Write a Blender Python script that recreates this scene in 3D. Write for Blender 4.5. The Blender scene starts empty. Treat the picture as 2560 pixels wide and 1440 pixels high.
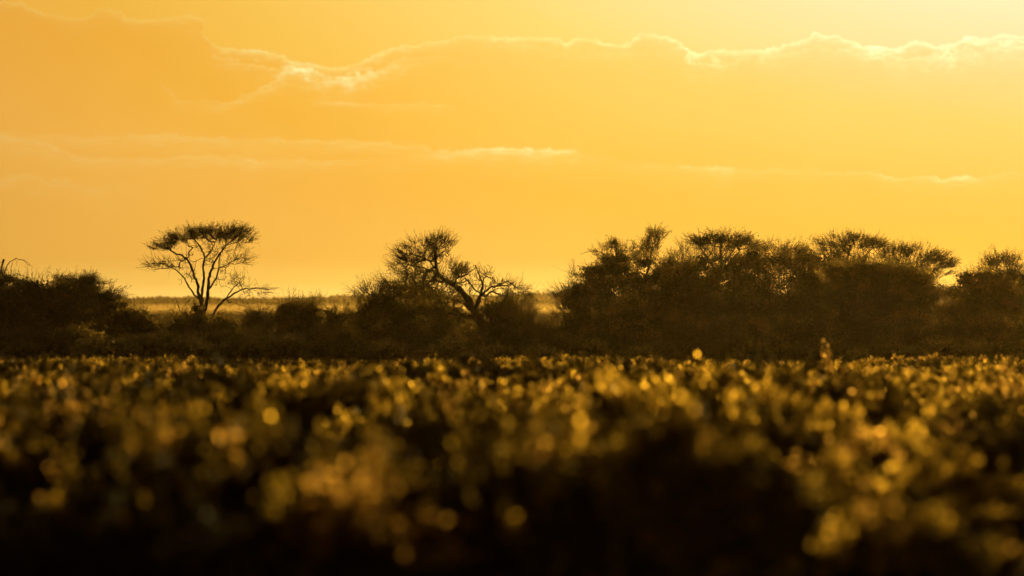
import bpy, math, mathutils
import numpy as np

# ------------------------------------------------------------------ basics
SC = bpy.context.scene
COL = SC.collection
F = 12000.0            # focal length expressed in photo pixels (2560 wide)
CAMZ = 2.0             # camera height
HOR = 768.0            # photo row of the horizon
SUN_AZ, SUN_EL = math.radians(7.6), math.radians(6.2)
SUN_DIR = np.array([math.sin(SUN_AZ) * math.cos(SUN_EL), math.cos(SUN_AZ) * math.cos(SUN_EL), math.sin(SUN_EL)])


def wx(px, Y): return (px - 1280.0) * Y / F
def wz(py, Y): return CAMZ + (HOR - py) * Y / F


def terrain(x, y):
    x = np.asarray(x, float); y = np.asarray(y, float)
    f = np.clip((190 - y) / 60, 0, 1) * np.clip((y + 20) / 40, 0, 1)
    h = (0.075 * np.sin(x * 0.31 + y * 0.17 + 1.3) * np.sin(y * 0.23 - x * 0.11)
         + 0.075 * np.sin(x * 0.9 + 2.1) * np.sin(y * 0.42 + x * 0.2)
         + 0.085 * np.sin(x * 2.0 + y * 0.5 + 1.7 * np.sin(y * .31)) * np.sin(y * 1.05 - x * .35 + 1.5 * np.sin(x * .4))
         + 0.045 * np.sin(x * 3.3 - y * 1.2))
    return h * f


# ------------------------------------------------------------------ materials
def node_mat(name):
    m = bpy.data.materials.new(name); m.use_nodes = True
    nt = m.node_tree; nt.nodes.clear()
    return m, nt, nt.nodes.new('ShaderNodeOutputMaterial')


def foliage_mat(name, c1, c2, trans=0.4, rough=0.5, spec=0.4, scale=3.0, tcol=None, glint=0.0):
    m, nt, out = node_mat(name); N, L = nt.nodes, nt.links
    tc = N.new('ShaderNodeTexCoord')
    nz = N.new('ShaderNodeTexNoise'); nz.inputs['Scale'].default_value = scale; nz.inputs['Detail'].default_value = 4
    L.new(tc.outputs['Object'], nz.inputs['Vector'])
    ge = N.new('ShaderNodeNewGeometry')
    ad = N.new('ShaderNodeMath'); ad.operation = 'ADD'; ad.inputs[1].default_value = 0
    ml = N.new('ShaderNodeMath'); ml.operation = 'MULTIPLY_ADD'; ml.inputs[1].default_value = 0.5
    L.new(ge.outputs['Random Per Island'], ml.inputs[0])
    sb = N.new('ShaderNodeMath'); sb.operation = 'SUBTRACT'; sb.inputs[1].default_value = 0.25
    L.new(nz.outputs['Fac'], sb.inputs[0]); L.new(sb.outputs[0], ml.inputs[2])
    rp = N.new('ShaderNodeValToRGB')
    rp.color_ramp.elements[0].position = 0.25; rp.color_ramp.elements[1].position = 0.75
    rp.color_ramp.elements[0].color = (*c1, 1); rp.color_ramp.elements[1].color = (*c2, 1)
    L.new(ml.outputs[0], rp.inputs[0])
    pb = N.new('ShaderNodeBsdfPrincipled'); pb.inputs['Roughness'].default_value = rough
    pb.inputs['Specular IOR Level'].default_value = spec
    L.new(rp.outputs[0], pb.inputs['Base Color'])
    tr = N.new('ShaderNodeBsdfTranslucent')
    if tcol:
        mx = N.new('ShaderNodeMix'); mx.data_type = 'RGBA'; mx.inputs[0].default_value = 0.75
        L.new(rp.outputs[0], mx.inputs[6]); mx.inputs[7].default_value = (*tcol, 1)
        L.new(mx.outputs[2], tr.inputs[0])
    else:
        L.new(rp.outputs[0], tr.inputs[0])
    ms = N.new('ShaderNodeMixShader'); ms.inputs[0].default_value = trans
    L.new(pb.outputs[0], ms.inputs[1]); L.new(tr.outputs[0], ms.inputs[2])
    if glint:      # thin hairy leaf: part of the light goes through nearly straight
        rf = N.new('ShaderNodeBsdfRefraction'); rf.inputs['IOR'].default_value = 1.33; rf.inputs['Roughness'].default_value = .6
        rf.inputs['Color'].default_value = (*(tcol or c2), 1)
        m2 = N.new('ShaderNodeMixShader'); m2.inputs[0].default_value = glint
        L.new(ms.outputs[0], m2.inputs[1]); L.new(rf.outputs[0], m2.inputs[2]); ms = m2
    L.new(ms.outputs[0], out.inputs[0])
    return m


def bark_mat(name, c1, c2, scale=9):
    m, nt, out = node_mat(name); N, L = nt.nodes, nt.links
    tc = N.new('ShaderNodeTexCoord')
    mp = N.new('ShaderNodeMapping'); mp.inputs['Scale'].default_value = (1, 1, 0.25)
    nz = N.new('ShaderNodeTexNoise'); nz.inputs['Scale'].default_value = scale; nz.inputs['Detail'].default_value = 6
    L.new(tc.outputs['Object'], mp.inputs[0]); L.new(mp.outputs[0], nz.inputs['Vector'])
    rp = N.new('ShaderNodeValToRGB'); rp.color_ramp.elements[0].color = (*c1, 1); rp.color_ramp.elements[1].color = (*c2, 1)
    rp.color_ramp.elements[0].position = .35; rp.color_ramp.elements[1].position = .65
    L.new(nz.outputs['Fac'], rp.inputs[0])
    pb = N.new('ShaderNodeBsdfPrincipled'); pb.inputs['Roughness'].default_value = 0.9
    pb.inputs['Specular IOR Level'].default_value = 0.15
    L.new(rp.outputs[0], pb.inputs['Base Color'])
    bp = N.new('ShaderNodeBump'); bp.inputs['Strength'].default_value = .6; bp.inputs['Distance'].default_value = .03
    L.new(nz.outputs['Fac'], bp.inputs['Height']); L.new(bp.outputs[0], pb.inputs['Normal'])
    L.new(pb.outputs[0], out.inputs[0])
    return m


M_BARK = bark_mat('thorn_bark', (.05, .038, .026), (.11, .085, .06))
M_TWIG = bark_mat('twig_bark', (.055, .04, .025), (.10, .075, .045), 4)
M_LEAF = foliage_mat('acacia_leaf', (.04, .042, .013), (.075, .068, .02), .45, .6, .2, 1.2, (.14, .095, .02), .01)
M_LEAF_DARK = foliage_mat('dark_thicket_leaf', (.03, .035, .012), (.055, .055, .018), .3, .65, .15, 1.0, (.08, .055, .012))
M_EDGE = foliage_mat('rim_lit_thorn_leaf', (.035, .038, .012), (.07, .06, .018), .5, .6, .2, 1.2, (.30, .20, .035), .09)  # golden rim light on the outer leaves is put into this colour
M_LEAF_GOLD = foliage_mat('gold_lit_shrub_leaf', (.08, .075, .02), (.13, .10, .03), .55, .55, .2, 1.5, (.38, .27, .05), .05)  # paler gold leaf: the sunlit look of the low bushes is painted in
M_CORE = foliage_mat('shade_scrub_leaf', (.014, .016, .006), (.028, .028, .010), .05, .8, .08, 2.5)  # near-black: the shade inside the scrub is put into the leaf colour
M_SCRUB = foliage_mat('scrub_leaf', (.03, .032, .009), (.08, .07, .018), .65, .5, .3, 7.0, (.76, .48, .055), .05)
M_MID = foliage_mat('half_lit_scrub_leaf', (.025, .027, .008), (.055, .05, .014), .5, .55, .2, 7.0, (.34, .225, .03), .022)  # half-lit tone between the bright and the shade leaf, painted in
M_SCRUB_DRY = foliage_mat('dry_scrub_leaf', (.06, .045, .015), (.14, .10, .03), .65, .5, .3, 7.0, (.84, .49, .09), .05)
M_STRAW = foliage_mat('straw_grass', (.18, .13, .055), (.26, .18, .07), .5, .55, .25, 6, (.66, .44, .12), .02)
M_FAR = foliage_mat('far_wood_leaf', (.04, .045, .018), (.07, .07, .03), .2, .8, .1, .05)


# ------------------------------------------------------------------ mesh helpers
class Geo:
    """collects vertices and faces of equal-size loops, several materials"""
    def __init__(self): self.v = []; self.f = []; self.n = 0

    def add(self, verts, faces, mat=0):
        if len(verts) == 0: return
        self.v.append(np.asarray(verts, np.float32))
        self.f.append((np.asarray(faces, np.int64) + self.n, mat)); self.n += len(verts)

    def mesh(self, name, mats, smooth=False):
        me = bpy.data.meshes.new(name)
        v = np.concatenate(self.v) if self.v else np.zeros((0, 3), np.float32)
        loops = np.concatenate([f.ravel() for f, _ in self.f]); tot = []; mi = []
        for f, m in self.f:
            tot.append(np.full(len(f), f.shape[1])); mi.append(np.full(len(f), m))
        tot = np.concatenate(tot); mi = np.concatenate(mi)
        me.vertices.add(len(v)); me.vertices.foreach_set('co', v.ravel())
        me.loops.add(len(loops)); me.loops.foreach_set('vertex_index', loops.astype(np.int32))
        st = np.concatenate([[0], np.cumsum(tot)[:-1]])
        me.polygons.add(len(tot)); me.polygons.foreach_set('loop_start', st.astype(np.int32))
        me.polygons.foreach_set('loop_total', tot.astype(np.int32))
        for m in mats: me.materials.append(m)
        me.polygons.foreach_set('material_index', mi.astype(np.int32))
        if smooth: me.polygons.foreach_set('use_smooth', np.ones(len(tot), bool))
        me.update(calc_edges=True); me.validate()
        return me


def unit(v):
    return v / np.maximum(np.linalg.norm(v, axis=-1, keepdims=True), 1e-9)


def prisms(geo, P0, P1, R0, R1, n=3, mat=0):
    P0 = np.asarray(P0, float); P1 = np.asarray(P1, float)
    if len(P0) == 0: return
    N = len(P0); d = unit(P1 - P0)
    ref = np.where(np.abs(d[:, 2:3]) > .9, np.array([[1., 0, 0]]), np.array([[0., 0, 1]]))
    a = unit(np.cross(d, ref)); b = np.cross(d, a)
    th = np.arange(n) * 2 * math.pi / n
    ring = a[:, None, :] * np.cos(th)[None, :, None] + b[:, None, :] * np.sin(th)[None, :, None]
    R0 = np.broadcast_to(R0, (N,)); R1 = np.broadcast_to(R1, (N,))
    v = np.concatenate([P0[:, None] + ring * R0[:, None, None], P1[:, None] + ring * R1[:, None, None]], 1)
    base = (np.arange(N) * 2 * n)[:, None]
    fs = []
    for k in range(n):
        q = np.array([k, (k + 1) % n, n + (k + 1) % n, n + k])
        fs.append(base + q[None])
    geo.add(v.reshape(-1, 3), np.concatenate(fs), mat)


def tube(geo, pts, rad, n=7, mat=0):
    pts = np.asarray(pts, float); rad = np.asarray(rad, float); K = len(pts)
    t = unit(np.gradient(pts, axis=0)); a = unit(np.cross(t, np.array([0.12, 1., 0.07]))); b = np.cross(t, a)
    th = np.arange(n) * 2 * math.pi / n
    v = pts[:, None] + (a[:, None] * np.cos(th)[None, :, None] + b[:, None] * np.sin(th)[None, :, None]) * rad[:, None, None]
    f = []
    for i in range(K - 1):
        for k in range(n):
            f.append((i * n + k, i * n + (k + 1) % n, (i + 1) * n + (k + 1) % n, (i + 1) * n + k))
    geo.add(v.reshape(-1, 3), f, mat)


def leaves(geo, C, size, rng, mat=0, aspect=.5, up=None):
    C = np.asarray(C, float); N = len(C)
    if N == 0: return
    a = unit(rng.normal(size=(N, 3)) if up is None else unit(up) + rng.normal(size=(N, 3)) * .5)
    b = unit(np.cross(a, rng.normal(size=(N, 3))))
    s = (np.asarray(size) * rng.uniform(.6, 1.3, N))[:, None] * .5
    v = np.stack([C - a * s, C + b * s * aspect, C + a * s, C - b * s * aspect], 1)
    f = np.arange(N * 4).reshape(N, 4)
    geo.add(v.reshape(-1, 3), f, mat)


# ------------------------------------------------------------------ tagging
def tag(o, label=None, cat=None, group=None, kind=None):
    if label: o['label'] = label
    if cat: o['category'] = cat
    if group: o['group'] = group
    if kind: o['kind'] = kind
    return o


def link(name, me, parent=None, loc=None):
    o = bpy.data.objects.new(name, me); COL.objects.link(o)
    if parent is not None: o.parent = parent
    if loc is not None: o.location = loc
    return o


# ------------------------------------------------------------------ tree growing
def mst(nodes, plen, targets, bf):
    """connects targets to the tree, balancing wire length and path length"""
    n0 = len(nodes); T = len(targets)
    P = np.zeros((n0 + T, 3)); P[:n0] = nodes
    L = np.zeros(n0 + T); L[:n0] = plen
    par = np.full(n0 + T, -1)
    D = np.linalg.norm(targets[:, None] - P[None, :n0], axis=2)
    C = D + bf * L[None, :n0]
    bi = C.argmin(1); bc = C[np.arange(T), bi]; bd = D[np.arange(T), bi]
    done = np.zeros(T, bool)
    for k in range(T):
        j = int(np.argmin(np.where(done, 1e9, bc)))
        i = n0 + k; done[j] = True
        P[i] = targets[j]; par[i] = bi[j]; L[i] = L[bi[j]] + bd[j]
        d = np.linalg.norm(targets - P[i], axis=1); c = d + bf * L[i]
        m = (c < bc) & ~done
        bi[m] = i; bc[m] = c[m]; bd[m] = d[m]
    return P, par, L


def blob_points(rng, n, c, r, shell=.5, dome=False, clump=0, flat=.5):
    """points in an ellipsoid, pushed towards its skin; dome keeps the flat-bottomed upper part;
    clump > 0 gathers them into sprays of about that many points"""
    m = max(4, n // clump) if clump else n
    p = unit(rng.normal(size=(m * 3, 3)))
    if dome: p = p[p[:, 2] > -.25]
    p = p[:m]
    rad = rng.uniform(0, 1, len(p)) ** (1 / 3.)
    rad = rad * (1 - shell) + (rng.uniform(.72, 1.0, len(p))) * shell
    # lumpy outline
    ph = rng.uniform(0, 6.28, 4)
    lump = 1 + .12 * np.sin(p[:, 0] * 5 + ph[0] + p[:, 2] * 3) + .10 * np.sin(p[:, 1] * 6 + p[:, 2] * 4 + ph[1]) + .09 * np.sin(p[:, 0] * 11 + ph[2])
    q = p * (rad * lump)[:, None]
    if dome: q[:, 2] = np.where(q[:, 2] < 0, q[:, 2] * .5, q[:, 2])
    q = np.asarray(c) + q * np.asarray(r)
    if clump:
        sig = .075 * (np.prod(r) ** (1 / 3.)) + .07
        k = rng.integers(0, len(q), n)
        q = q[k] + rng.normal(size=(n, 3)) * sig * np.array([1.25, 1.25, flat])
    return q


def make_plant(name, label, cat, px, Y, blobs, group=None, seed=0, limbs=None, stems=3, bf=.35, r_tip=.006,
               r_pow=.45, r_max=.14, wood=M_BARK, leafm=M_LEAF, base_px=None, part='trunk', crown='crown'):
    """blobs: dicts with photo-pixel ellipses (cx,cy,rx,ry) standing at distance Y (+dy);
       n branch points, tw twigs per point, tl twig length, lf leaves per twig, ls leaf size, fill inner leaves"""
    rng = np.random.default_rng(seed)
    s = Y / F
    bx = wx(px, Y); bz = float(terrain(bx, Y)); origin = np.array([bx, Y, bz])
    root = tag(link(name, None, loc=origin), label, cat, group)
    G = Geo(); K = Geo()
    nodes = []; plen = []
    if limbs:
        pts3 = []
        for li, lb in enumerate(limbs):
            p = np.array([[wx(q[0], Y), Y + (q[2] if len(q) > 2 else 0), wz(q[1], Y)] for q in lb['p']])
            if lb.get('ground'):
                p[0, 2] = bz - .15
            # densify with a smooth wobble
            t = np.arange(len(p)); tt = np.linspace(0, len(p) - 1, (len(p) - 1) * 4 + 1)
            pp = np.stack([np.interp(tt, t, p[:, k]) for k in range(3)], 1)
            # smooth
            for _ in range(2): pp[1:-1] = pp[1:-1] * .5 + (pp[:-2] + pp[2:]) * .25
            pp[1:-1] += rng.normal(size=pp[1:-1].shape) * .018
            r0, r1 = lb['r']; rr = np.linspace(r0, r1, len(pp)) * (1 + .12 * np.sin(np.arange(len(pp)) * 1.7 + li))
            if lb.get('ground'): rr[:4] *= np.array([1.5, 1.25, 1.1, 1.03])
            tube(G, pp - origin, rr, 8)
            hold = lb.get('hold', 0)
            seg = np.concatenate([[0], np.cumsum(np.linalg.norm(np.diff(pp, axis=0), axis=1))])
            k0 = int(hold * len(pp))
            nodes += list(pp[k0:]); plen += list(seg[k0:] * .3 + lb.get('l0', 0))
    else:
        for k in range(stems):
            a = rng.uniform(0, 6.28); rr = rng.uniform(.0, .35) if stems > 1 else 0
            nodes.append(origin + np.array([math.cos(a) * rr, math.sin(a) * rr, -.1])); plen.append(0)
    nodes = np.array(nodes); plen = np.array(plen); n0 = len(nodes)
    T = []; own = []; B = []
    for bi_, b in enumerate(blobs):
        cx, cy, rx, ry = b['e']; yy = Y + b.get('dy', 0)
        c = np.array([wx(cx, Y), yy, wz(cy, Y)]); r = np.array([rx * s, rx * s * b.get('rd', .85), ry * s])
        B.append((c, r, b))
        q = blob_points(rng, b.get('n', 200), c, r, b.get('shell', .45), b.get('dome', False), b.get('clump', 8), b.get('flat', .6))
        q = q[q[:, 2] > bz + .05]
        T.append(q); own += [bi_] * len(q)
    Tn = np.concatenate(T); own = np.array(own)
    P, par, L = mst(nodes, plen, Tn, bf)
    # ownership of added nodes by nearest blob centre in normalised space
    A = P[n0:]
    dist = np.stack([(((A - c) / r) ** 2).sum(1) for c, r, b in B], 1); ob = dist.argmin(1)
    cnt = np.zeros(len(P)); ch = np.zeros(len(P), int)
    for i in range(len(P) - 1, n0 - 1, -1):
        if ch[i] == 0: cnt[i] = 1
        cnt[par[i]] += cnt[i]; ch[par[i]] += 1
    rad = np.minimum(r_tip * np.maximum(cnt, 1) ** r_pow, r_max)
    if limbs: rad[:n0] = 1e9
    else:
        foot = np.repeat((origin - [0, 0, .12])[None], n0, 0)
        prisms(G, foot - origin, P[:n0] - origin, np.minimum(rad[:n0] * 1.1, .2) + .01, rad[:n0], 5)
    idx = np.arange(n0, len(P)); a = P[par[idx]]; b_ = P[idx]
    ln = np.linalg.norm(b_ - a, axis=1)
    mid = (a + b_) / 2 + rng.normal(size=a.shape) * (ln * .10)[:, None]; mid[:, 2] -= ln * .04
    ra = np.minimum(rad[par[idx]], rad[idx] * 1.5); rb = rad[idx]
    prisms(G, a - origin, mid - origin, ra, (ra + rb) / 2, 4)
    prisms(G, mid - origin, b_ - origin, (ra + rb) / 2, rb, 4)
    trunk = link(part, G.mesh(name + '_' + part, [wood], True), root)
    # twigs
    for k, (c, r, b) in enumerate(B):
        S = A[ob == k]
        tw = b.get('tw', 5)
        if len(S) and tw:
            S = np.repeat(S, tw, 0); Ns = len(S)
            S = S + rng.normal(size=S.shape) * .04
            org = c - np.array([0, 0, r[2] * b.get('fan', 1.3)])
            o = unit((S - org) / np.array([1, 1, 1.0]))
            d = unit(o * b.get('ow', 1.0) + rng.normal(size=S.shape) * b.get('rw', .55) + np.array(b.get('bias', (0, 0, 0.1))))
            tl = b.get('tl', .38) * (.35 + 1.15 * rng.uniform(0, 1, Ns) ** 1.6)
            e1 = S + d * (tl * .55)[:, None]
            d2 = unit(d + rng.normal(size=S.shape) * .28 + np.array([0, 0, b.get('curl', .12)]))
            e2 = e1 + d2 * (tl * .5)[:, None]
            rt = b.get('rt', .006)
            prisms(K, S - origin, e1 - origin, rt * 1.2, rt * .9, 3, 0)
            prisms(K, e1 - origin, e2 - origin, rt * .9, rt * .45, 3, 0)
            # side twiglets
            st = b.get('st', 2)
            if st:
                f = rng.uniform(.25, 1, (Ns, st))[:, :, None]
                Q = (S[:, None] * (1 - f) + e2[:, None] * f).reshape(-1, 3)
                dd = unit(np.repeat(d, st, 0) + rng.normal(size=Q.shape) * .7)
                ee = Q + dd * (np.repeat(tl, st) * rng.uniform(.2, .42, len(Q)))[:, None]
                prisms(K, Q - origin, ee - origin, rt * .75, rt * .4, 3, 0)
            lf = b.get('lf', 5)
            if lf:
                f = rng.uniform(.1, 1.05, (Ns, lf))[:, :, None]
                Q = (S[:, None] * (1 - f) + e2[:, None] * f).reshape(-1, 3) + rng.normal(size=(Ns * lf, 3)) * b.get('lj', .035)
                leaves(K, Q - origin, b.get('ls', .045), rng, 1, .5, np.repeat(d, lf, 0))
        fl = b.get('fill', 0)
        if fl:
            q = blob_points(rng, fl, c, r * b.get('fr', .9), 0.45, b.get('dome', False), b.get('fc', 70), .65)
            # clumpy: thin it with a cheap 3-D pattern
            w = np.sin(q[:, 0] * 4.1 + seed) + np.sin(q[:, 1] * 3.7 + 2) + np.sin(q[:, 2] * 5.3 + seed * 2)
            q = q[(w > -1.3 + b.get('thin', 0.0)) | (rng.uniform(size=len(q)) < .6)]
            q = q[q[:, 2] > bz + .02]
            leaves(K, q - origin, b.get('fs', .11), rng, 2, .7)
    link(crown, K.mesh(name + '_' + crown, [M_TWIG, M_EDGE if leafm is M_LEAF_DARK else leafm, M_LEAF_DARK]), root)  # dark plants: outer leaves take the painted rim-light tone
    return root


# ------------------------------------------------------------------ ground
def build_ground():
    ys = np.concatenate([np.linspace(-60, 15, 12), np.arange(18, 200, .6), np.geomspace(201, 4600, 60)])
    xn = np.concatenate([-np.geomspace(2300, 42, 26), np.arange(-40, 40.1, .6), np.geomspace(42, 2300, 26)])
    X, Yv = np.meshgrid(xn, ys)
    Z = terrain(X, Yv)
    v = np.stack([X, Yv, Z], 2).reshape(-1, 3); W = len(xn)
    i, j = np.meshgrid(np.arange(len(ys) - 1), np.arange(W - 1), indexing='ij')
    a = (i * W + j).ravel()
    g = Geo(); g.add(v, np.stack([a, a + 1, a + W + 1, a + W], 1))
    m, nt, out = node_mat('dry_plain_soil'); N, L = nt.nodes, nt.links
    tc = N.new('ShaderNodeTexCoord')
    n1 = N.new('ShaderNodeTexNoise'); n1.inputs['Scale'].default_value = .9; n1.inputs['Detail'].default_value = 8
    L.new(tc.outputs['Object'], n1.inputs['Vector'])
    mp = N.new('ShaderNodeMapping'); mp.inputs['Scale'].default_value = (.004, .035, 1)
    L.new(tc.outputs['Object'], mp.inputs[0])
    n2 = N.new('ShaderNodeTexNoise'); n2.inputs['Scale'].default_value = 1; n2.inputs['Detail'].default_value = 5
    L.new(mp.outputs[0], n2.inputs['Vector'])
    r1 = N.new('ShaderNodeValToRGB'); r1.color_ramp.elements[0].color = (.045, .034, .015, 1); r1.color_ramp.elements[1].color = (.11, .08, .034, 1)
    r2 = N.new('ShaderNodeValToRGB'); r2.color_ramp.elements[0].color = (.7, .68, .64, 1); r2.color_ramp.elements[1].color = (1.25, 1.2, 1.1, 1)
    r2.color_ramp.elements[0].position = .4; r2.color_ramp.elements[1].position = .62
    L.new(n1.outputs['Fac'], r1.inputs[0]); L.new(n2.outputs['Fac'], r2.inputs[0])
    mx = N.new('ShaderNodeMix'); mx.data_type = 'RGBA'; mx.blend_type = 'MULTIPLY'; mx.inputs[0].default_value = 1
    L.new(r1.outputs[0], mx.inputs[6]); L.new(r2.outputs[0], mx.inputs[7])
    pb = N.new('ShaderNodeBsdfPrincipled'); pb.inputs['Roughness'].default_value = 1; pb.inputs['Specular IOR Level'].default_value = 0
    L.new(mx.outputs[2], pb.inputs['Base Color'])
    bp = N.new('ShaderNodeBump'); bp.inputs['Distance'].default_value = .08; bp.inputs['Strength'].default_value = .8
    L.new(n1.outputs['Fac'], bp.inputs['Height']); L.new(bp.outputs[0], pb.inputs['Normal'])
    L.new(pb.outputs[0], out.inputs[0])
    tag(link('ground', g.mesh('ground', [m], True)), 'flat dry plain running to the far wood on the horizon', 'ground', None, 'structure')


# ------------------------------------------------------------------ foreground scrub prototypes
def shrub_mesh(seed, leafm, R=.5, H=.45, ns=18, nl=30, ls=.036, spiky=.25, name='scrub', core=900, sig=.026, bright=.84):
    """low dome: dense inner leaves coloured for shade, tufts of lit and shaded leaf tones on the tips of the outer stems"""
    rng = np.random.default_rng(seed)
    g = Geo()
    lob = rng.uniform(0, 6.28, 3); ns = int(ns * 2.3)
    a = rng.uniform(0, 6.28, ns); rr = np.sqrt(rng.uniform(0, 1, ns)) * R
    lump = 1 + .22 * np.sin(a * 2 + lob[0]) + .15 * np.sin(a * 3 + lob[1])
    top = np.stack([np.cos(a) * rr * lump, np.sin(a) * rr * lump, H * (1 - (rr / R) ** 2 * .65) * rng.uniform(.8, 1.1 + spiky, ns)], 1)
    b = top * np.array([.15, .15, 0]); mid = top * np.array([.6, .6, .55]) + rng.normal(size=(ns, 3)) * .02
    prisms(g, b, mid, .006, .005, 3, 0); prisms(g, mid, top, .005, .003, 3, 0)
    # side twigs
    k = 5
    f = rng.uniform(.4, 1, (ns, k))[:, :, None]
    Q = (mid[:, None] * (1 - f) + top[:, None] * f).reshape(-1, 3)
    d = unit(rng.normal(size=Q.shape) + np.array([0, 0, .7]) + Q * 1.2); e = Q + d * rng.uniform(.04, .10, len(Q))[:, None]
    prisms(g, Q, e, .003, .0015, 3, 0)
    leaves(g, np.repeat(e, 3, 0) + rng.normal(size=(len(e) * 3, 3)) * .012, ls * .9, rng, 3, .6)
    # tufts at the tips, each with its own fullness
    m = np.maximum(4, (nl * rng.uniform(.3, 1.7, ns)).astype(int)); T = np.repeat(top, m, 0); dirn = np.repeat(unit(top - mid), m, 0)
    sz = np.repeat(rng.uniform(.7, 1.35, ns), m)[:, None]
    C = T + rng.normal(size=T.shape) * sig * sz + dirn * rng.normal(size=(len(T), 1)) * sig * 1.3 * sz
    tone = rng.uniform(size=ns); tone = np.repeat(np.where(tone < bright, 1, np.where(tone < bright + .5 * (1 - bright), 4, 3)), m)  # tufts drawn from lit, half-lit and shade leaf colours
    for mi in (1, 3, 4): leaves(g, C[tone == mi], ls, rng, mi, .6, dirn[tone == mi])
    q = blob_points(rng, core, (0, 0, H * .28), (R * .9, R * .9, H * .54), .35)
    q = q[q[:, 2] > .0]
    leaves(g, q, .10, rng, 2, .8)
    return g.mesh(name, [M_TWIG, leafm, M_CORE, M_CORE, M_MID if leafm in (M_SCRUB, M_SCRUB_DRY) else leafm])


def tuft_mesh(seed, H=.5, n=90, R=.14, heads=True, name='grass_tuft'):
    rng = np.random.default_rng(seed); g = Geo()
    a = rng.uniform(0, 6.28, n); r = np.sqrt(rng.uniform(0, 1, n)) * R * .4
    p0 = np.stack([np.cos(a) * r, np.sin(a) * r, np.zeros(n)], 1)
    h = H * rng.uniform(.45, 1.1, n)
    p1 = p0 + np.stack([np.cos(a) * R * .45, np.sin(a) * R * .45, h * .6], 1) + rng.normal(size=(n, 3)) * .02
    p2 = p0 + np.stack([np.cos(a) * R * 1.2, np.sin(a) * R * 1.2, h], 1) + rng.normal(size=(n, 3)) * .04
    w = unit(np.stack([-np.sin(a), np.cos(a), np.zeros(n)], 1) + rng.normal(size=(n, 3)) * .4) * .005
    v = np.stack([p0 - w, p0 + w, p1 + w, p1 - w, p2 + w * .3, p2 - w * .3], 1).reshape(-1, 3)
    b = (np.arange(n) * 6)[:, None]
    g.add(v, np.concatenate([b + np.array([[0, 1, 2, 3]]), b + np.array([[3, 2, 4, 5]])]), 0)
    if heads:
        k = n // 2
        f = rng.uniform(0, .35, (k, 5))[:, :, None]
        C = (p2[:k, None] * (1 - f) + p1[:k, None] * f).reshape(-1, 3) + rng.normal(size=(k * 5, 3)) * .008
        leaves(g, C, .028, rng, 0, .5)
    return g.mesh(name, [M_STRAW])


SHRUBS = [shrub_mesh(11, M_SCRUB, .42, .40, 20, core=1300), shrub_mesh(12, M_SCRUB, .34, .46, 15, spiky=.4, core=1100), shrub_mesh(13, M_SCRUB, .52, .42, 28, core=1700),
          shrub_mesh(14, M_SCRUB_DRY, .36, .36, 16, spiky=.4, core=900), shrub_mesh(15, M_SCRUB_DRY, .28, .42, 12, spiky=.5, core=700), shrub_mesh(16, M_SCRUB, .42, .30, 16, spiky=.35, core=1100)]
DARKS = [shrub_mesh(17, M_CORE, .55, .46, 24, 20, .05, .15, 'dark_scrub', 1500), shrub_mesh(18, M_LEAF_DARK, .5, .52, 22, 24, .05, .3, 'dark_scrub', 1400)]  # dark leaf colour stands in for the shaded sides of bushes
DIMS = [shrub_mesh(41, M_SCRUB, .46, .42, 22, core=1500, bright=.1), shrub_mesh(42, M_SCRUB_DRY, .38, .46, 16, spiky=.4, core=1100, bright=.1), shrub_mesh(43, M_SCRUB, .5, .36, 24, core=1500, bright=.04)]  # mostly shade-coloured tufts, set where the light falls off
TUFTS = [tuft_mesh(21), tuft_mesh(22, .62, 70, .18), tuft_mesh(23, .38, 110, .2)]


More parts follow.
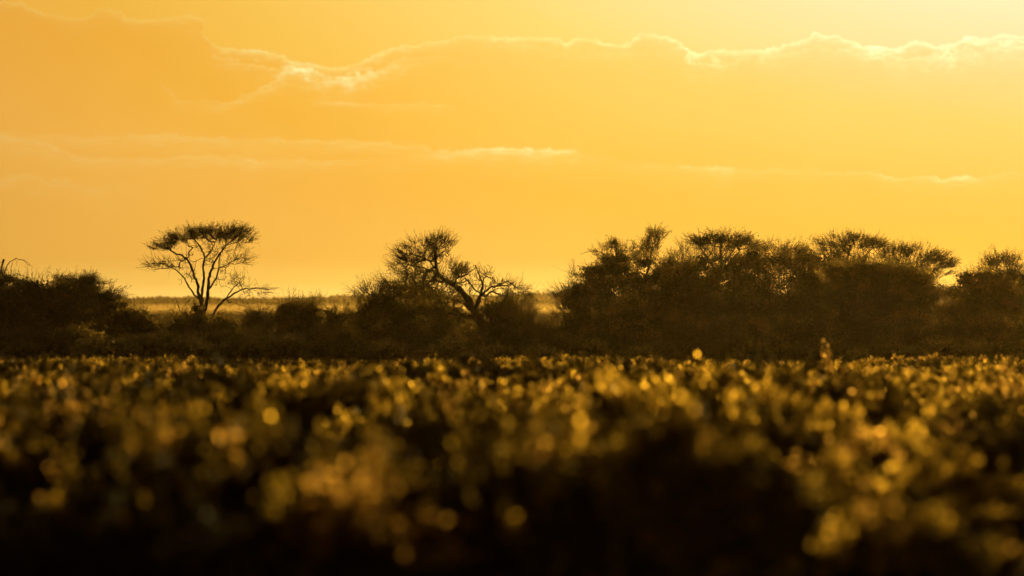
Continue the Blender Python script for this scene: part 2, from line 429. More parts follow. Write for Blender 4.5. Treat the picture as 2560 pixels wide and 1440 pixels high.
def build_scrub():
    rng = np.random.default_rng(5)
    pts = []
    # jittered grid, thinning in patches
    for y in np.arange(30, 172, .56):
        half = .1067 * y * 1.12 + 2.2
        for x in np.arange(-half, half, .56):
            X = x + rng.uniform(-.3, .3); Y = y + rng.uniform(-.3, .3)
            pts.append((X, Y))
    pts = np.array(pts)
    X, Y = pts[:, 0], pts[:, 1]
    patch = np.sin(X * .55 + Y * .21 + 1) + np.sin(Y * .33 - X * .4 + 2) + .7 * np.sin(X * 1.3 + Y * .9)
    keep = rng.uniform(size=len(pts)) < np.where(patch > -.6, .88, .3)
    X, Y, patch = X[keep], Y[keep], patch[keep]; n = len(X)
    kind = rng.choice(9, n, p=[.22, .18, .20, .11, .07, .185, .015, .01, .01])
    dry = (np.sin(X * .35 + Y * .12 + 4) > .75)
    kind = np.where(dry & (rng.uniform(size=n) < .5), rng.choice([3, 4, 3], n), kind)
    sc = (.36 + 1.15 * rng.uniform(0, 1, n) ** 3) * (1 + .42 * np.clip(patch, -1.2, 1.6))
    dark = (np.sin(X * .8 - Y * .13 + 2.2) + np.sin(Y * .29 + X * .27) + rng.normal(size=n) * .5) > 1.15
    kind = np.where(dark & (kind < 6), rng.choice([9, 10], n), kind)  # patches of shade painted in by the dark kinds
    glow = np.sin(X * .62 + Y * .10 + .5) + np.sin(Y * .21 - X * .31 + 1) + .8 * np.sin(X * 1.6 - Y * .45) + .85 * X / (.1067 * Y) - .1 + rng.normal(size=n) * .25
    kind = np.where((glow < .2 + np.clip((48 - Y) / 14, 0, 1) * .7) & (kind < 6), rng.choice([11, 12, 13], n), kind)  # light falloff leftward and close up, painted by swapping in shade-toned kinds
    kind = np.where((kind >= 6) & (kind <= 8) & (Y < 150), 5, kind)
    lim = lambda X, Y, k, r: (CAMZ - (168 - 50 * rng.uniform(0, 1, len(X)) ** 1.5 - 9 * np.sin(X * .45 + 1) + r) * Y / F - terrain(X, Y)) / np.array([.60, .76, .60, .58, .72, .48, .60, .74, .48, .60, .72, .60, .72, .52])[k]
    sc = np.minimum(sc, lim(X, Y, kind, 0)); ok = sc > .14
    X, Y, kind, sc, n = X[ok], Y[ok], kind[ok], sc[ok], int(ok.sum())
    rot = rng.uniform(0, 6.28, n); Z = terrain(X, Y) - .02
    order = np.argsort(Y + np.abs(X) * .0)
    vis = (np.abs(X) < .1067 * Y + .7) & (Y > 33.5) & ((kind < 6) | (kind > 8))
    ind = [i for i in order if vis[i]][:285]
    isind = np.zeros(n, bool); isind[ind] = True
    allm = SHRUBS + TUFTS + DARKS + DIMS
    for i in ind:
        third = X[i] / (.1067 * Y[i])
        dryk = kind[i] in (3, 4)
        near = Y[i] < 44
        where = 'left' if third < -.33 else ('middle' if third < .33 else 'right')
        lab = 'blurred %s scrub bush with backlit tips %s, %s third' % (
            'dry tawny' if dryk else ('shade-toned near-black' if kind[i] in (9, 10) else 'shade-toned leafy' if kind[i] > 10 else 'green-gold leafy'), 'nearest the bottom edge' if near else 'behind the nearest bushes', where)
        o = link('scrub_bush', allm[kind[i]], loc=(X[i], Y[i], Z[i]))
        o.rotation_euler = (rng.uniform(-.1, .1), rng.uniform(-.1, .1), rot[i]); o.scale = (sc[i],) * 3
        tag(o, lab, 'shrub', 'low scrub bushes of the near foreground')
    # the rest: one ground-cover object, instanced from a point cloud by geometry nodes
    r = ~isind
    # plus small ground litter shrubs between
    me = bpy.data.meshes.new('low_scrub'); co = np.stack([X[r], Y[r], Z[r]], 1)
    # extra tiny tufts everywhere
    m2 = 1500
    yy = np.sqrt(rng.uniform(32 ** 2, 175 ** 2, m2)); xx = rng.uniform(-1, 1, m2) * (.1067 * yy * 1.1 + 2)
    co = np.concatenate([co, np.stack([xx, yy, terrain(xx, yy) - .01], 1)])
    k2 = rng.choice([13, 11, 12, 5, 4], m2, p=[.3, .2, .2, .15, .15]); ss = np.concatenate([sc[r], np.clip(np.minimum(rng.uniform(.35, .75, m2), lim(xx, yy, k2, 0)), .15, 1)]); kk = np.concatenate([kind[r], k2])
    ro = np.concatenate([rot[r], rng.uniform(0, 6.28, m2)])
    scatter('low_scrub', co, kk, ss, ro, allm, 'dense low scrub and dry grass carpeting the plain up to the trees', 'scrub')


def scatter(name, co, kk, ss, ro, meshes, label, cat):
    me = bpy.data.meshes.new(name); me.vertices.add(len(co)); me.vertices.foreach_set('co', co.astype(np.float32).ravel())
    for an, ty, dat in (('pick', 'INT', kk.astype(np.int32)), ('size', 'FLOAT', ss.astype(np.float32)), ('turn', 'FLOAT', ro.astype(np.float32))):
        at = me.attributes.new(an, ty, 'POINT'); at.data.foreach_set('value', dat)
    ob = tag(link(name, me), label, cat, None, 'stuff')
    pc = bpy.data.collections.new(name + '_kinds')
    for k, m in enumerate(meshes):
        pc.objects.link(bpy.data.objects.new('%s_kind_%02d' % (name, k), m))
    ng = bpy.data.node_groups.new(name + '_scatter', 'GeometryNodeTree')
    ng.interface.new_socket('Geometry', in_out='INPUT', socket_type='NodeSocketGeometry')
    ng.interface.new_socket('Geometry', in_out='OUTPUT', socket_type='NodeSocketGeometry')
    N, L = ng.nodes, ng.links
    gi = N.new('NodeGroupInput'); go = N.new('NodeGroupOutput')
    iop = N.new('GeometryNodeInstanceOnPoints'); ci = N.new('GeometryNodeCollectionInfo')
    ci.inputs['Collection'].default_value = pc; ci.inputs['Separate Children'].default_value = True; ci.inputs['Reset Children'].default_value = True
    mp = N.new('GeometryNodeMeshToPoints')
    L.new(gi.outputs[0], mp.inputs[0]); L.new(mp.outputs[0], iop.inputs['Points']); L.new(ci.outputs[0], iop.inputs['Instance'])
    iop.inputs['Pick Instance'].default_value = True

    def attr(n, t):
        a = N.new('GeometryNodeInputNamedAttribute'); a.data_type = t; a.inputs['Name'].default_value = n
        return a.outputs['Attribute']
    L.new(attr('pick', 'INT'), iop.inputs['Instance Index'])
    cx = N.new('ShaderNodeCombineXYZ'); L.new(attr('turn', 'FLOAT'), cx.inputs[2])
    er = N.new('FunctionNodeEulerToRotation'); L.new(cx.outputs[0], er.inputs[0]); L.new(er.outputs[0], iop.inputs['Rotation'])
    L.new(attr('size', 'FLOAT'), iop.inputs['Scale']); L.new(iop.outputs[0], go.inputs[0])
    md = ob.modifiers.new('scatter', 'NODES'); md.node_group = ng
    return ob


# ------------------------------------------------------------------ far wood
def build_far():
    rng = np.random.default_rng(77); g = Geo()
    for k in range(760):
        y = rng.uniform(2900, 3500); x = rng.uniform(-620, 620)
        H = rng.uniform(10.2, 12.6) * (.86 + .14 * math.sin(x * .011 + 1) + .06 * math.sin(x * .05)) * y / 3200; R = rng.uniform(5, 11)
        q = blob_points(rng, 95, (x, y, H * .62), (R, R, H * .38), .5)
        leaves(g, q, 2.0, rng, 0, .8)
        prisms(g, [(x, y, -.5)], [(x, y, H * .6)], .35, .2, 4, 0)
    # understorey thicket between the trunks
    n = 17000
    q = np.stack([rng.uniform(-640, 640, n), rng.uniform(2880, 3450, n), rng.uniform(0, 7.2, n)], 1)
    leaves(g, q, 3.0, rng, 0, .8)
    tag(link('distant_woodland', g.mesh('distant_woodland', [M_FAR])), 'hazy far-off band of woodland along the horizon', 'woodland', None, 'stuff')


# ------------------------------------------------------------------ world
def build_world():
    w = bpy.data.worlds.new('World'); SC.world = w; w.use_nodes = True
    nt = w.node_tree; nt.nodes.clear(); N, L = nt.nodes, nt.links
    out = N.new('ShaderNodeOutputWorld'); bg = N.new('ShaderNodeBackground'); bg.inputs[1].default_value = .1

    def mth(op, a, b=None, c=None, clamp=False):
        n = N.new('ShaderNodeMath'); n.operation = op; n.use_clamp = clamp
        for k, v in enumerate((a, b, c)):
            if v is None: continue
            if isinstance(v, (int, float)): n.inputs[k].default_value = v
            else: L.new(v, n.inputs[k])
        return n.outputs[0]

    sky = N.new('ShaderNodeTexSky'); sky.sky_type = 'NISHITA'; sky.sun_disc = False
    sky.sun_elevation = SUN_EL; sky.sun_rotation = SUN_AZ
    sky.altitude = 900; sky.air_density = 1.2; sky.dust_density = 6.0; sky.ozone_density = 1.0
    tc = N.new('ShaderNodeTexCoord'); sx = N.new('ShaderNodeSeparateXYZ'); L.new(tc.outputs['Generated'], sx.inputs[0])
    x, y, z = sx.outputs
    az = mth('ARCTAN2', x, y); el = mth('ARCSINE', z)
    U = mth('MULTIPLY_ADD', az, F, 1280.0)                # azimuth on the scale 12000 per radian
    V = mth('MULTIPLY_ADD', el, -F, HOR)
    # angle from the sun
    dt = N.new('ShaderNodeVectorMath'); dt.operation = 'DOT_PRODUCT'
    L.new(tc.outputs['Generated'], dt.inputs[0]); dt.inputs[1].default_value = tuple(SUN_DIR)
    ang = mth('MULTIPLY', mth('ARCCOSINE', mth('MINIMUM', dt.outputs['Value'], .999999)), 180 / math.pi)

    def ramp(val, lo, hi, stops, interp='EASE'):
        mr = N.new('ShaderNodeMapRange'); L.new(val, mr.inputs[0]); mr.inputs[1].default_value = lo; mr.inputs[2].default_value = hi
        r = N.new('ShaderNodeValToRGB'); r.color_ramp.interpolation = interp
        while len(r.color_ramp.elements) < len(stops): r.color_ramp.elements.new(.5)
        for e, (p, c) in zip(r.color_ramp.elements, stops): e.position = (p - lo) / (hi - lo); e.color = (*c, 1)
        L.new(mr.outputs[0], r.inputs[0]); return r.outputs[0]

    def fcurve(lo, hi, vlo, vhi, pts):
        """value = piecewise curve of the azimuth coordinate"""
        t = mth('DIVIDE', mth('SUBTRACT', U, lo), hi - lo, clamp=True)
        n = N.new('ShaderNodeFloatCurve'); cm = n.mapping.curves[0]
        P = [((a - lo) / (hi - lo), (b - vlo) / (vhi - vlo)) for a, b in pts]
        while len(cm.points) < len(P): cm.points.new(.5, .5)
        for cp, (a, b) in zip(cm.points, P): cp.location = (a, b); cp.handle_type = 'AUTO_CLAMPED'
        n.mapping.update(); L.new(t, n.inputs['Value'])
        return mth('MULTIPLY_ADD', n.outputs[0], vhi - vlo, vlo)

    def noise(su, sv, detail=5, rough=.55, off=0.0):
        c = N.new('ShaderNodeCombineXYZ'); L.new(mth('MULTIPLY', U, su), c.inputs[0]); L.new(mth('MULTIPLY', V, sv), c.inputs[1]); c.inputs[2].default_value = off
        n = N.new('ShaderNodeTexNoise'); n.inputs['Scale'].default_value = 1; n.inputs['Detail'].default_value = detail; n.inputs['Roughness'].default_value = rough
        L.new(c.outputs[0], n.inputs['Vector']); return n.outputs['Fac']

    def gauss(d, wdt):
        q = mth('DIVIDE', d, wdt) if not isinstance(wdt, (int, float)) else mth('MULTIPLY', d, 1.0 / wdt)
        return mth('EXPONENT', mth('MULTIPLY', mth('MULTIPLY', q, q), -1.0))

    n_fine = noise(.022, .03, 7, .62, 1.0); n_mid = noise(.006, .010, 6, .6, 4.0); n_str = noise(.004, .03, 6, .6, 9.0)
    jit = mth('ADD', mth('MULTIPLY', mth('SUBTRACT', n_fine, .5), 34.0), mth('MULTIPLY', mth('SUBTRACT', n_mid, .5), 36.0))

    n_hi = noise(.065, .085, 5, .6, 13.0); n_patch = noise(.009, .02, 4, .6, 17.0); n_wu = noise(.016, .02, 5, .65, 21.0); n_fib = noise(.02, .075, 6, .65, 25.0)
    jit = mth('ADD', jit, mth('ADD', mth('MULTIPLY', mth('SUBTRACT', n_hi, .5), 22.0), mth('MULTIPLY', mth('SUBTRACT', .11, mth('ABSOLUTE', mth('SUBTRACT', noise(.011, .014, 4, .6, 31.0), .5))), 110.0)))
    U0 = U
    U = mth('ADD', U0, mth('MULTIPLY', mth('SUBTRACT', n_wu, .5), 95.0))     # billows: the edge folds back on itself
    broken = mth('POWER', mth('MULTIPLY', n_patch, 1.75), 2.6)
    curd = mth('POWER', mth('MULTIPLY', n_fib, 1.8), 3.0)

    def rim(pts, strength, wdt, jamp=1.0, soft=1.0):
        """sun-struck edge: crisp on its upper side, melting downwards into torn veils"""
        line = fcurve(-300, 2860, -100, 600, pts)
        d = mth('SUBTRACT', V, mth('ADD', line, mth('MULTIPLY', jit, jamp)))
        s = fcurve(-300, 2860, 0, 1, strength)
        up = gauss(d, wdt * .45)
        dn = mth('EXPONENT', mth('DIVIDE', mth('MAXIMUM', d, 0.0), -wdt * 2.0 * soft))
        above = mth('LESS_THAN', d, 0.0)
        e = mth('ADD', mth('MULTIPLY', above, up), mth('MULTIPLY', mth('SUBTRACT', 1.0, above), mth('MULTIPLY', dn, mth('MULTIPLY_ADD', curd, .75, .25))))
        return mth('MULTIPLY', mth('MULTIPLY', e, s), mth('MULTIPLY_ADD', broken, 2.1, .75)), d
    A1, d1 = rim([(-300, 20), (60, 10), (95, 30), (200, 48), (260, 28), (340, 48), (430, 46), (500, 44), (528, 100), (560, 118), (620, 118), (680, 130), (760, 158), (850, 168), (930, 142), (1000, 118), (1090, 106), (1180, 90), (1280, 92), (1390, 92), (1410, 108), (1460, 96), (1550, 108), (1620, 84), (1690, 100), (1730, 132), (1800, 126), (1900, 126), (1980, 108), (2050, 88), (2110, 98), (2170, 120), (2230, 126), (2290, 104), (2350, 118), (2420, 100), (2500, 96), (2560, 90), (2860, 60)],
                 [(-300, .3), (500, .38), (560, .6), (850, .8), (1000, .6), (1100, .45), (1280, .5), (1600, .7), (1720, .9), (2000, .75), (2150, .9), (2500, 1), (2860, 1)], 6.5, .55)
    A1b, _ = rim([(-300, 40), (60, 26), (200, 60), (260, 46), (430, 62), (500, 66), (545, 125), (620, 136), (760, 172), (850, 186), (930, 160), (1090, 124), (1280, 106), (1410, 120), (1550, 118), (1690, 112), (1740, 148), (1850, 136), (1980, 122), (2110, 114), (2230, 140), (2350, 132), (2500, 112), (2860, 80)],
                 [(-300, 0), (500, .1), (560, .5), (850, .6), (1000, .45), (1120, .1), (1400, .15), (1690, .2), (1740, .7), (1850, .45), (1960, .2), (2150, .35), (2350, .7), (2500, .5), (2860, .5)], 6, 1.7, 1.6)
    A2, _ = rim([(-300, 200), (400, 205), (430, 222), (455, 250), (560, 252), (620, 232), (690, 196), (740, 172), (850, 190), (950, 170), (1060, 150), (2860, 150)],
                [(-300, 0), (400, 0), (430, .32), (500, .2), (560, .4), (650, .55), (740, .75), (850, .85), (960, .5), (1070, 0), (2860, 0)], 7.5, .8)
    A3, _ = rim([(-300, 340), (120, 338), (250, 344), (460, 338), (560, 346), (700, 350), (1000, 362), (1100, 374), (1250, 372), (1410, 378), (1500, 394), (1560, 402), (1740, 416), (2860, 430)],
                [(-300, .22), (300, .2), (460, .3), (700, .26), (1050, .25), (1110, .6), (1250, .7), (1400, .62), (1450, .22), (1560, .08), (1700, .12), (1750, .42), (1820, .3), (1850, .05), (2860, 0)], 10, .55)
    A4, _ = rim([(-300, 430), (1650, 415), (1900, 426), (2180, 432), (2240, 446), (2350, 446), (2450, 444), (2560, 430), (2860, 428)],
                [(-300, 0), (1600, 0), (1900, .14), (2150, .12), (2200, .35), (2350, .6), (2450, .4), (2560, .2), (2860, .2)], 5.5, .5)
    A5, _ = rim([(-300, 345), (0, 340), (100, 352), (150, 378), (200, 390), (300, 396), (450, 392), (700, 400), (900, 398), (2860, 400)],
                [(-300, .3), (100, .3), (180, .35), (300, .22), (700, .22), (950, .1), (1100, 0), (2860, 0)], 8, .7)
    A6, _ = rim([(-300, 255), (750, 248), (850, 254), (950, 258), (1100, 262), (2860, 262)],
                [(-300, 0), (740, 0), (850, .35), (950, .32), (1100, .25), (1160, 0), (2860, 0)], 4.5, .35)
    A7, _ = rim([(-300, 450), (0, 440), (150, 452), (260, 470), (400, 462), (2860, 450)],
                [(-300, .25), (0, .25), (270, .22), (420, 0), (2860, 0)], 13, .9)
    U = U0
    rims = A1
    for a in (A1b, A2, A3, A4, A5, A6, A7): rims = mth('ADD', rims, a)
    # broad thin veils (left of the photo) between the streaks
    veil = mth('MULTIPLY', mth('MULTIPLY', gauss(mth('SUBTRACT', V, 385.0), 55.0), mth('SUBTRACT', n_str, .35, clamp=True)), fcurve(-300, 2860, 0, 1, [(-300, .8), (700, 1), (1200, .5), (1600, .05), (2860, 0)]))
    rims = mth('ADD', rims, mth('MULTIPLY', veil, 1.1))
    # only near the photographed quarter of the sky: soft limit by azimuth and height
    lim = mth('MULTIPLY', gauss(mth('SUBTRACT', U, 1400.0), 2600.0), gauss(mth('SUBTRACT', V, 300.0), 700.0))
    rims = mth('MULTIPLY', rims, lim)
    # body of the cloud bank below the rim: a little dimmer and redder, fading downward
    body = mth('MULTIPLY', mth('DIVIDE', d1, 14.0, clamp=True), mth('SUBTRACT', 1.0, mth('DIVIDE', d1, 420.0, clamp=True)))
    body = mth('MULTIPLY', body, mth('MULTIPLY_ADD', n_mid, .7, .65))

    bw = N.new('ShaderNodeRGBToBW'); L.new(sky.outputs[0], bw.inputs[0])
    # golden evening light: an aureole, wider than tall, round the low sun
    dU = mth('SUBTRACT', U, 2900.0); dV = mth('MULTIPLY', mth('ADD', V, 250.0), 3.2)
    D = mth('SQRT', mth('ADD', mth('MULTIPLY', dU, dU), mth('MULTIPLY', dV, dV)))
    near = ramp(D, 0, 4000, [(0, TI[0]), (1040, TI[1]), (1840, TI[2]), (2391, TI[3]), (2800, TI[4]), (3300, TI[5])], 'LINEAR')
    far = ramp(D, 4000, 44000, [(4000, (1, 1, 1)), (8000, (.25, .22, .2)), (15000, (.035, .032, .035)), (44000, (.012, .012, .018))], 'EASE')
    tm = N.new('ShaderNodeMix'); tm.data_type = 'RGBA'; tm.blend_type = 'MULTIPLY'; tm.inputs[0].default_value = 1
    sidefall = ramp(U, -1500, 2700, [(-1500, (.66, .60, .66)), (100, (.89, .86, .92)), (700, (.95, .94, .95)), (1400, (1, 1, 1)), (2560, (.97, .93, .95))], 'LINEAR')
    tn = N.new('ShaderNodeMix'); tn.data_type = 'RGBA'; tn.blend_type = 'MULTIPLY'; tn.inputs[0].default_value = 1
    L.new(near, tn.inputs[6]); L.new(sidefall, tn.inputs[7]); near = tn.outputs[2]
    L.new(near, tm.inputs[6]); L.new(far, tm.inputs[7])
    col = N.new('ShaderNodeVectorMath'); col.operation = 'SCALE'; L.new(tm.outputs[2], col.inputs[0])
    L.new(mth('POWER', mth('MULTIPLY', bw.outputs[0], SKY_N), .25), col.inputs['Scale'])
    c2 = N.new('ShaderNodeMix'); c2.data_type = 'RGBA'; c2.blend_type = 'MULTIPLY'
    L.new(mth('MULTIPLY', body, .85), c2.inputs[0]); L.new(col.outputs[0], c2.inputs[6]); c2.inputs[7].default_value = (.98, .88, .72, 1)
    glow = ramp(V, 300, 800, [(300, (1, 1, 1)), (470, (.99, .97, .95)), (640, (1, 1, 1)), (700, (1.03, 1.16, 1.35)), (740, (1.04, 1.28, 1.9)), (800, (1.04, 1.28, 1.9))], 'EASE')
    c3 = N.new('ShaderNodeMix'); c3.data_type = 'RGBA'; c3.blend_type = 'MULTIPLY'; c3.inputs[0].default_value = 1
    L.new(c2.outputs[2], c3.inputs[6]); L.new(glow, c3.inputs[7])
    lit = N.new('ShaderNodeVectorMath'); lit.operation = 'SCALE'; lit.inputs[0].default_value = (.2, 2.3, 1.8)
    L.new(mth('MULTIPLY', rims, mth('MULTIPLY_ADD', U, .00014, .30)), lit.inputs['Scale'])
    ad = N.new('ShaderNodeVectorMath'); ad.operation = 'ADD'; L.new(c3.outputs[2], ad.inputs[0]); L.new(lit.outputs[0], ad.inputs[1])
    L.new(ad.outputs[0], bg.inputs[0]); L.new(bg.outputs[0], out.inputs[0])


SKY_N = .05
TI = [(9.6, 9.3, 6.5), (9.0, 7.2, 3.7), (9.0, 6.1, 1.46), (9.1, 5.35, .84), (9.1, 4.9, .60), (9.4, 4.95, .76)]


# ------------------------------------------------------------------ haze
def build_haze():
    x0, x1, y0, y1, z0, z1 = -2400, 2400, -70, 4700, -2.0, 15.5
    v = [(x, y, z) for z in (z0, z1) for y in (y0, y1) for x in (x0, x1)]
    f = [(0, 2, 3, 1), (4, 5, 7, 6), (0, 1, 5, 4), (2, 6, 7, 3), (0, 4, 6, 2), (1, 3, 7, 5)]
    g = Geo(); g.add(v, f)
    m, nt, out = node_mat('evening_haze'); N, L = nt.nodes, nt.links
    pv = N.new('ShaderNodeVolumePrincipled'); pv.inputs['Density'].default_value = .000013
    pv.inputs['Color'].default_value = (.95, .65, .20, 1); pv.inputs['Anisotropy'].default_value = .86
    L.new(pv.outputs[0], out.inputs['Volume'])
    tag(link('haze', g.mesh('haze', [m])), 'golden evening haze filling the air over the plain', 'haze', None, 'stuff')


def build_mist():
    x0, x1, y0, y1, z0, z1 = -900, 900, 1050, 2860, .3, 3.0
    v = [(x, y, z) for z in (z0, z1) for y in (y0, y1) for x in (x0, x1)]
    f = [(0, 2, 3, 1), (4, 5, 7, 6), (0, 1, 5, 4), (2, 6, 7, 3), (0, 4, 6, 2), (1, 3, 7, 5)]
    g = Geo(); g.add(v, f)
    m, nt, out = node_mat('ground_mist'); N, L = nt.nodes, nt.links
    pv = N.new('ShaderNodeVolumePrincipled'); pv.inputs['Density'].default_value = .00004
    pv.inputs['Color'].default_value = (.95, .65, .20, 1); pv.inputs['Anisotropy'].default_value = .8
    L.new(pv.outputs[0], out.inputs['Volume'])
    tag(link('ground_mist', g.mesh('ground_mist', [m])), 'bank of glowing ground mist lying in front of the far wood', 'mist', None, 'stuff')


# ------------------------------------------------------------------ trees of the photograph
def dense(e, n=260, fill=7000, **k):
    d = dict(e=e, n=int(n * .75), fill=fill, tw=3, tl=.38, lf=6, ls=.06, st=1, shell=.7, rt=.0055, fs=.12, clump=7, flat=.7, rw=.6); d.update(k); return d


def umb(e, n=300, **k):
    d = dict(e=e, n=int(n * .8), dome=True, tw=2, tl=.36, lf=5, ls=.055, st=1, shell=.3, rt=.006, fan=1.6, rw=.35, ow=1.3, curl=.05, fill=0, clump=7, flat=.4); d.update(k); return d


def bare(e, n=120, **k):
    d = dict(e=e, n=int(n * .7), tw=2, tl=.5, lf=0, st=1, shell=.4, rt=.006, fill=0, rw=.55, clump=0); d.update(k); return d


def build_trees():
    # -- tall flat-topped acacia on the left
    L = [dict(p=[(513, 872), (513, 835), (514, 812), (508, 790), (506, 766)], r=(.17, .13), ground=True, hold=.6),
         dict(p=[(506, 768), (497, 738, .1), (494, 710, .3), (483, 689, .4), (476, 661, .5), (461, 643, .5), (440, 633, .4), (420, 624, .3), (390, 614, .2)], r=(.085, .022), hold=.4),
         dict(p=[(500, 752), (482, 731, -.3), (469, 706, -.6), (454, 685, -.8), (430, 668, -.9), (400, 657, -1)], r=(.05, .016), hold=.3),
         dict(p=[(505, 768), (505, 740, -.2), (508, 717, -.4), (514, 696, -.4), (508, 671, -.5), (513, 643, -.4), (506, 625, -.4), (492, 604, -.5), (478, 592, -.6)], r=(.08, .022), hold=.45),
         dict(p=[(513, 645, -.4), (527, 630, -.1), (535, 611, .1), (546, 588, .2)], r=(.04, .016)),
         dict(p=[(511, 780), (518, 745, .2), (520, 717, .5), (520, 689, .6), (528, 671, .6), (541, 643, .6), (556, 621, .6), (577, 600, .5), (600, 586, .3)], r=(.095, .02), hold=.5),
         dict(p=[(520, 722, .5), (536, 703, .1), (547, 682, -.3), (549, 655, -.5), (553, 632, -.6), (566, 606, -.7)], r=(.05, .018), hold=.3),
         dict(p=[(548, 671, -.3), (570, 661, -.6), (594, 648, -.8), (612, 645, -.9)], r=(.03, .01)),
         dict(p=[(522, 812), (530, 792), (546, 763, -.3), (570, 744, -.5), (598, 727, -.6), (626, 720, -.7), (650, 721, -.7), (672, 726, -.7)], r=(.07, .014), hold=.45),
         dict(p=[(568, 746, -.5), (580, 724, -.3), (598, 706, -.1), (611, 690, 0)], r=(.035, .012)),
         dict(p=[(461, 645, .5), (450, 655, .8), (440, 640, 1.2), (425, 628, 1.3)], r=(.02, .01))]
    make_plant('flat_topped_acacia', 'tall open flat-topped acacia with several upright stems, left of centre', 'tree', 513, 240,
               [umb((480, 596, 52, 24), 160, lf=5, tl=.36), umb((472, 598, 30, 12), 80, lf=12, tl=.25), umb((528, 596, 60, 28), 210, lf=4), umb((582, 594, 46, 22), 170, lf=6), bare((550, 615, 66, 22), 120, lf=1), umb((500, 582, 42, 12), 50, lf=5), umb((560, 580, 46, 12), 50, lf=5), umb((438, 606, 32, 12), 40, lf=5, bias=(-.4, 0, 0)), umb((600, 584, 28, 14), 70, lf=5, bias=(.3, 0, 0)), bare((500, 640, 55, 30), 60, tl=.35),
                umb((606, 604, 32, 24), 90, lf=4, bias=(.4, 0, 0)), umb((412, 622, 34, 10), 110, lf=6, bias=(-.4, 0, 0)),
                umb((452, 608, 30, 16), 100, lf=6, bias=(-.3, 0, 0)),
                bare((402, 662, 36, 11), 90, bias=(-.7, 0, -.1), lf=2, ls=.035), bare((442, 660, 30, 18), 40), bare((598, 650, 28, 12), 70, bias=(.6, 0, 0), lf=2, ls=.035),
                bare((470, 690, 25, 30), 30, tl=.3), bare((560, 700, 35, 25), 45, tl=.3), bare((600, 702, 24, 16), 40), bare((640, 728, 40, 12), 60, bias=(.4, 0, -.5)),
                bare((590, 755, 35, 15), 25, bias=(.2, 0, -.3)), bare((545, 655, 40, 30), 45, tl=.3)],
               seed=3, limbs=L, bf=.25, r_tip=.007, leafm=M_LEAF)
    # -- leaning half-bare thorn tree in the middle
    L = [dict(p=[(1232, 892), (1226, 868), (1219, 841), (1208, 812), (1196, 794), (1185, 778)], r=(.30, .19), ground=True, hold=.6),
         dict(p=[(1187, 782), (1171, 748, .1), (1146, 722, .3), (1130, 708, .4), (1105, 696, .4), (1091, 679, .4), (1089, 651, .3), (1087, 624, .3), (1074, 607, .2)], r=(.16, .026)),
         dict(p=[(1130, 709, .4), (1093, 702, .8), (1066, 703, 1.2), (1038, 699, 1.4)], r=(.06, .016)),
         dict(p=[(1090, 673, .4), (1069, 648, .1), (1044, 639, -.2), (1014, 633, -.3), (996, 628, -.4)], r=(.04, .012)),
         dict(p=[(1092, 681, .4), (1060, 670, .8), (1032, 664, 1), (1008, 657, 1.1), (984, 660, 1.2)], r=(.045, .012)),
         dict(p=[(1136, 714, .3), (1140, 697, 0), (1163, 690, -.3), (1178, 678, -.4), (1190, 669, -.5)], r=(.05, .014)),
         dict(p=[(1186, 780), (1197, 752, -.2), (1203, 734, -.3), (1207, 709, -.4), (1200, 691, -.4), (1188, 662, -.5)], r=(.10, .016)),
         dict(p=[(1206, 709, -.4), (1211, 694, -.1), (1218, 681, .1)], r=(.04, .012)),
         dict(p=[(1205, 738, -.3), (1222, 719, -.6), (1248, 715, -.8), (1274, 713, -.9), (1286, 703, -1)], r=(.055, .014)),
         dict(p=[(1163, 695, -.3), (1179, 715, -.5), (1201, 736, -.4)], r=(.03, .035)),
         dict(p=[(1222, 850), (1226, 810, -.4), (1233, 782, -.7), (1258, 757, -.9), (1267, 740, -1), (1270, 722, -1)], r=(.14, .035)),
         dict(p=[(1187, 782), (1160, 758, .5), (1121, 746, .9), (1075, 739, 1.1), (1020, 733, 1.2)], r=(.1, .02)),
         dict(p=[(1200, 802), (1179, 792, -.4), (1136, 785, -.8), (1090, 780, -1), (1010, 774, -1)], r=(.11, .02)),
         dict(p=[(1220, 858), (1209, 845, -.3), (1180, 832, -.6), (1140, 838, -.8), (1090, 850, -.9)], r=(.1, .02))]
    make_plant('leaning_thorn_tree', 'leaning half-bare thorn tree with a thick forked trunk in the middle', 'tree', 1230, 207,
               [bare((1048, 634, 62, 30), 360, tl=.4, tw=3, bias=(-.5, 0, .1), lf=2, ls=.035), bare((1098, 608, 34, 16), 170, tl=.4, tw=3, bias=(.2, 0, .5), lf=2, ls=.035), bare((1015, 667, 40, 20), 150, bias=(-.6, 0, 0), lf=2, ls=.035),
                bare((1062, 700, 66, 26), 300, tw=3, lf=4), bare((1100, 720, 70, 34), 200, lf=4, tl=.35), bare((1110, 640, 20, 30), 50, tl=.3, bias=(.4, 0, .3)), bare((1130, 668, 18, 16), 50, bias=(.4, 0, .6), tl=.35),
                dict(e=(1152, 680, 18, 16), n=60, tw=4, tl=.3, lf=5, ls=.05, st=2), bare((1150, 715, 55, 32), 150, tl=.3),
                bare((1205, 695, 32, 30), 90, tl=.28, tw=2), bare((1258, 708, 32, 8), 40, tl=.35, tw=2, bias=(.3, 0, .3)), bare((1288, 740, 36, 30), 170, bias=(.4, 0, -.7), tl=.5), bare((1240, 740, 40, 26), 90, tl=.35),
                bare((1090, 755, 90, 28), 200, lf=5, ls=.05), bare((1160, 775, 60, 34), 150, tl=.3, tw=2, lf=4), dense((1110, 790, 70, 34), 100, 1800),
                dense((1245, 778, 46, 24), 110, 1800), dense((1275, 820, 50, 40), 110, 2500)],
               seed=8, limbs=L, bf=.22, r_tip=.008, leafm=M_LEAF_DARK)
    D = M_LEAF_DARK
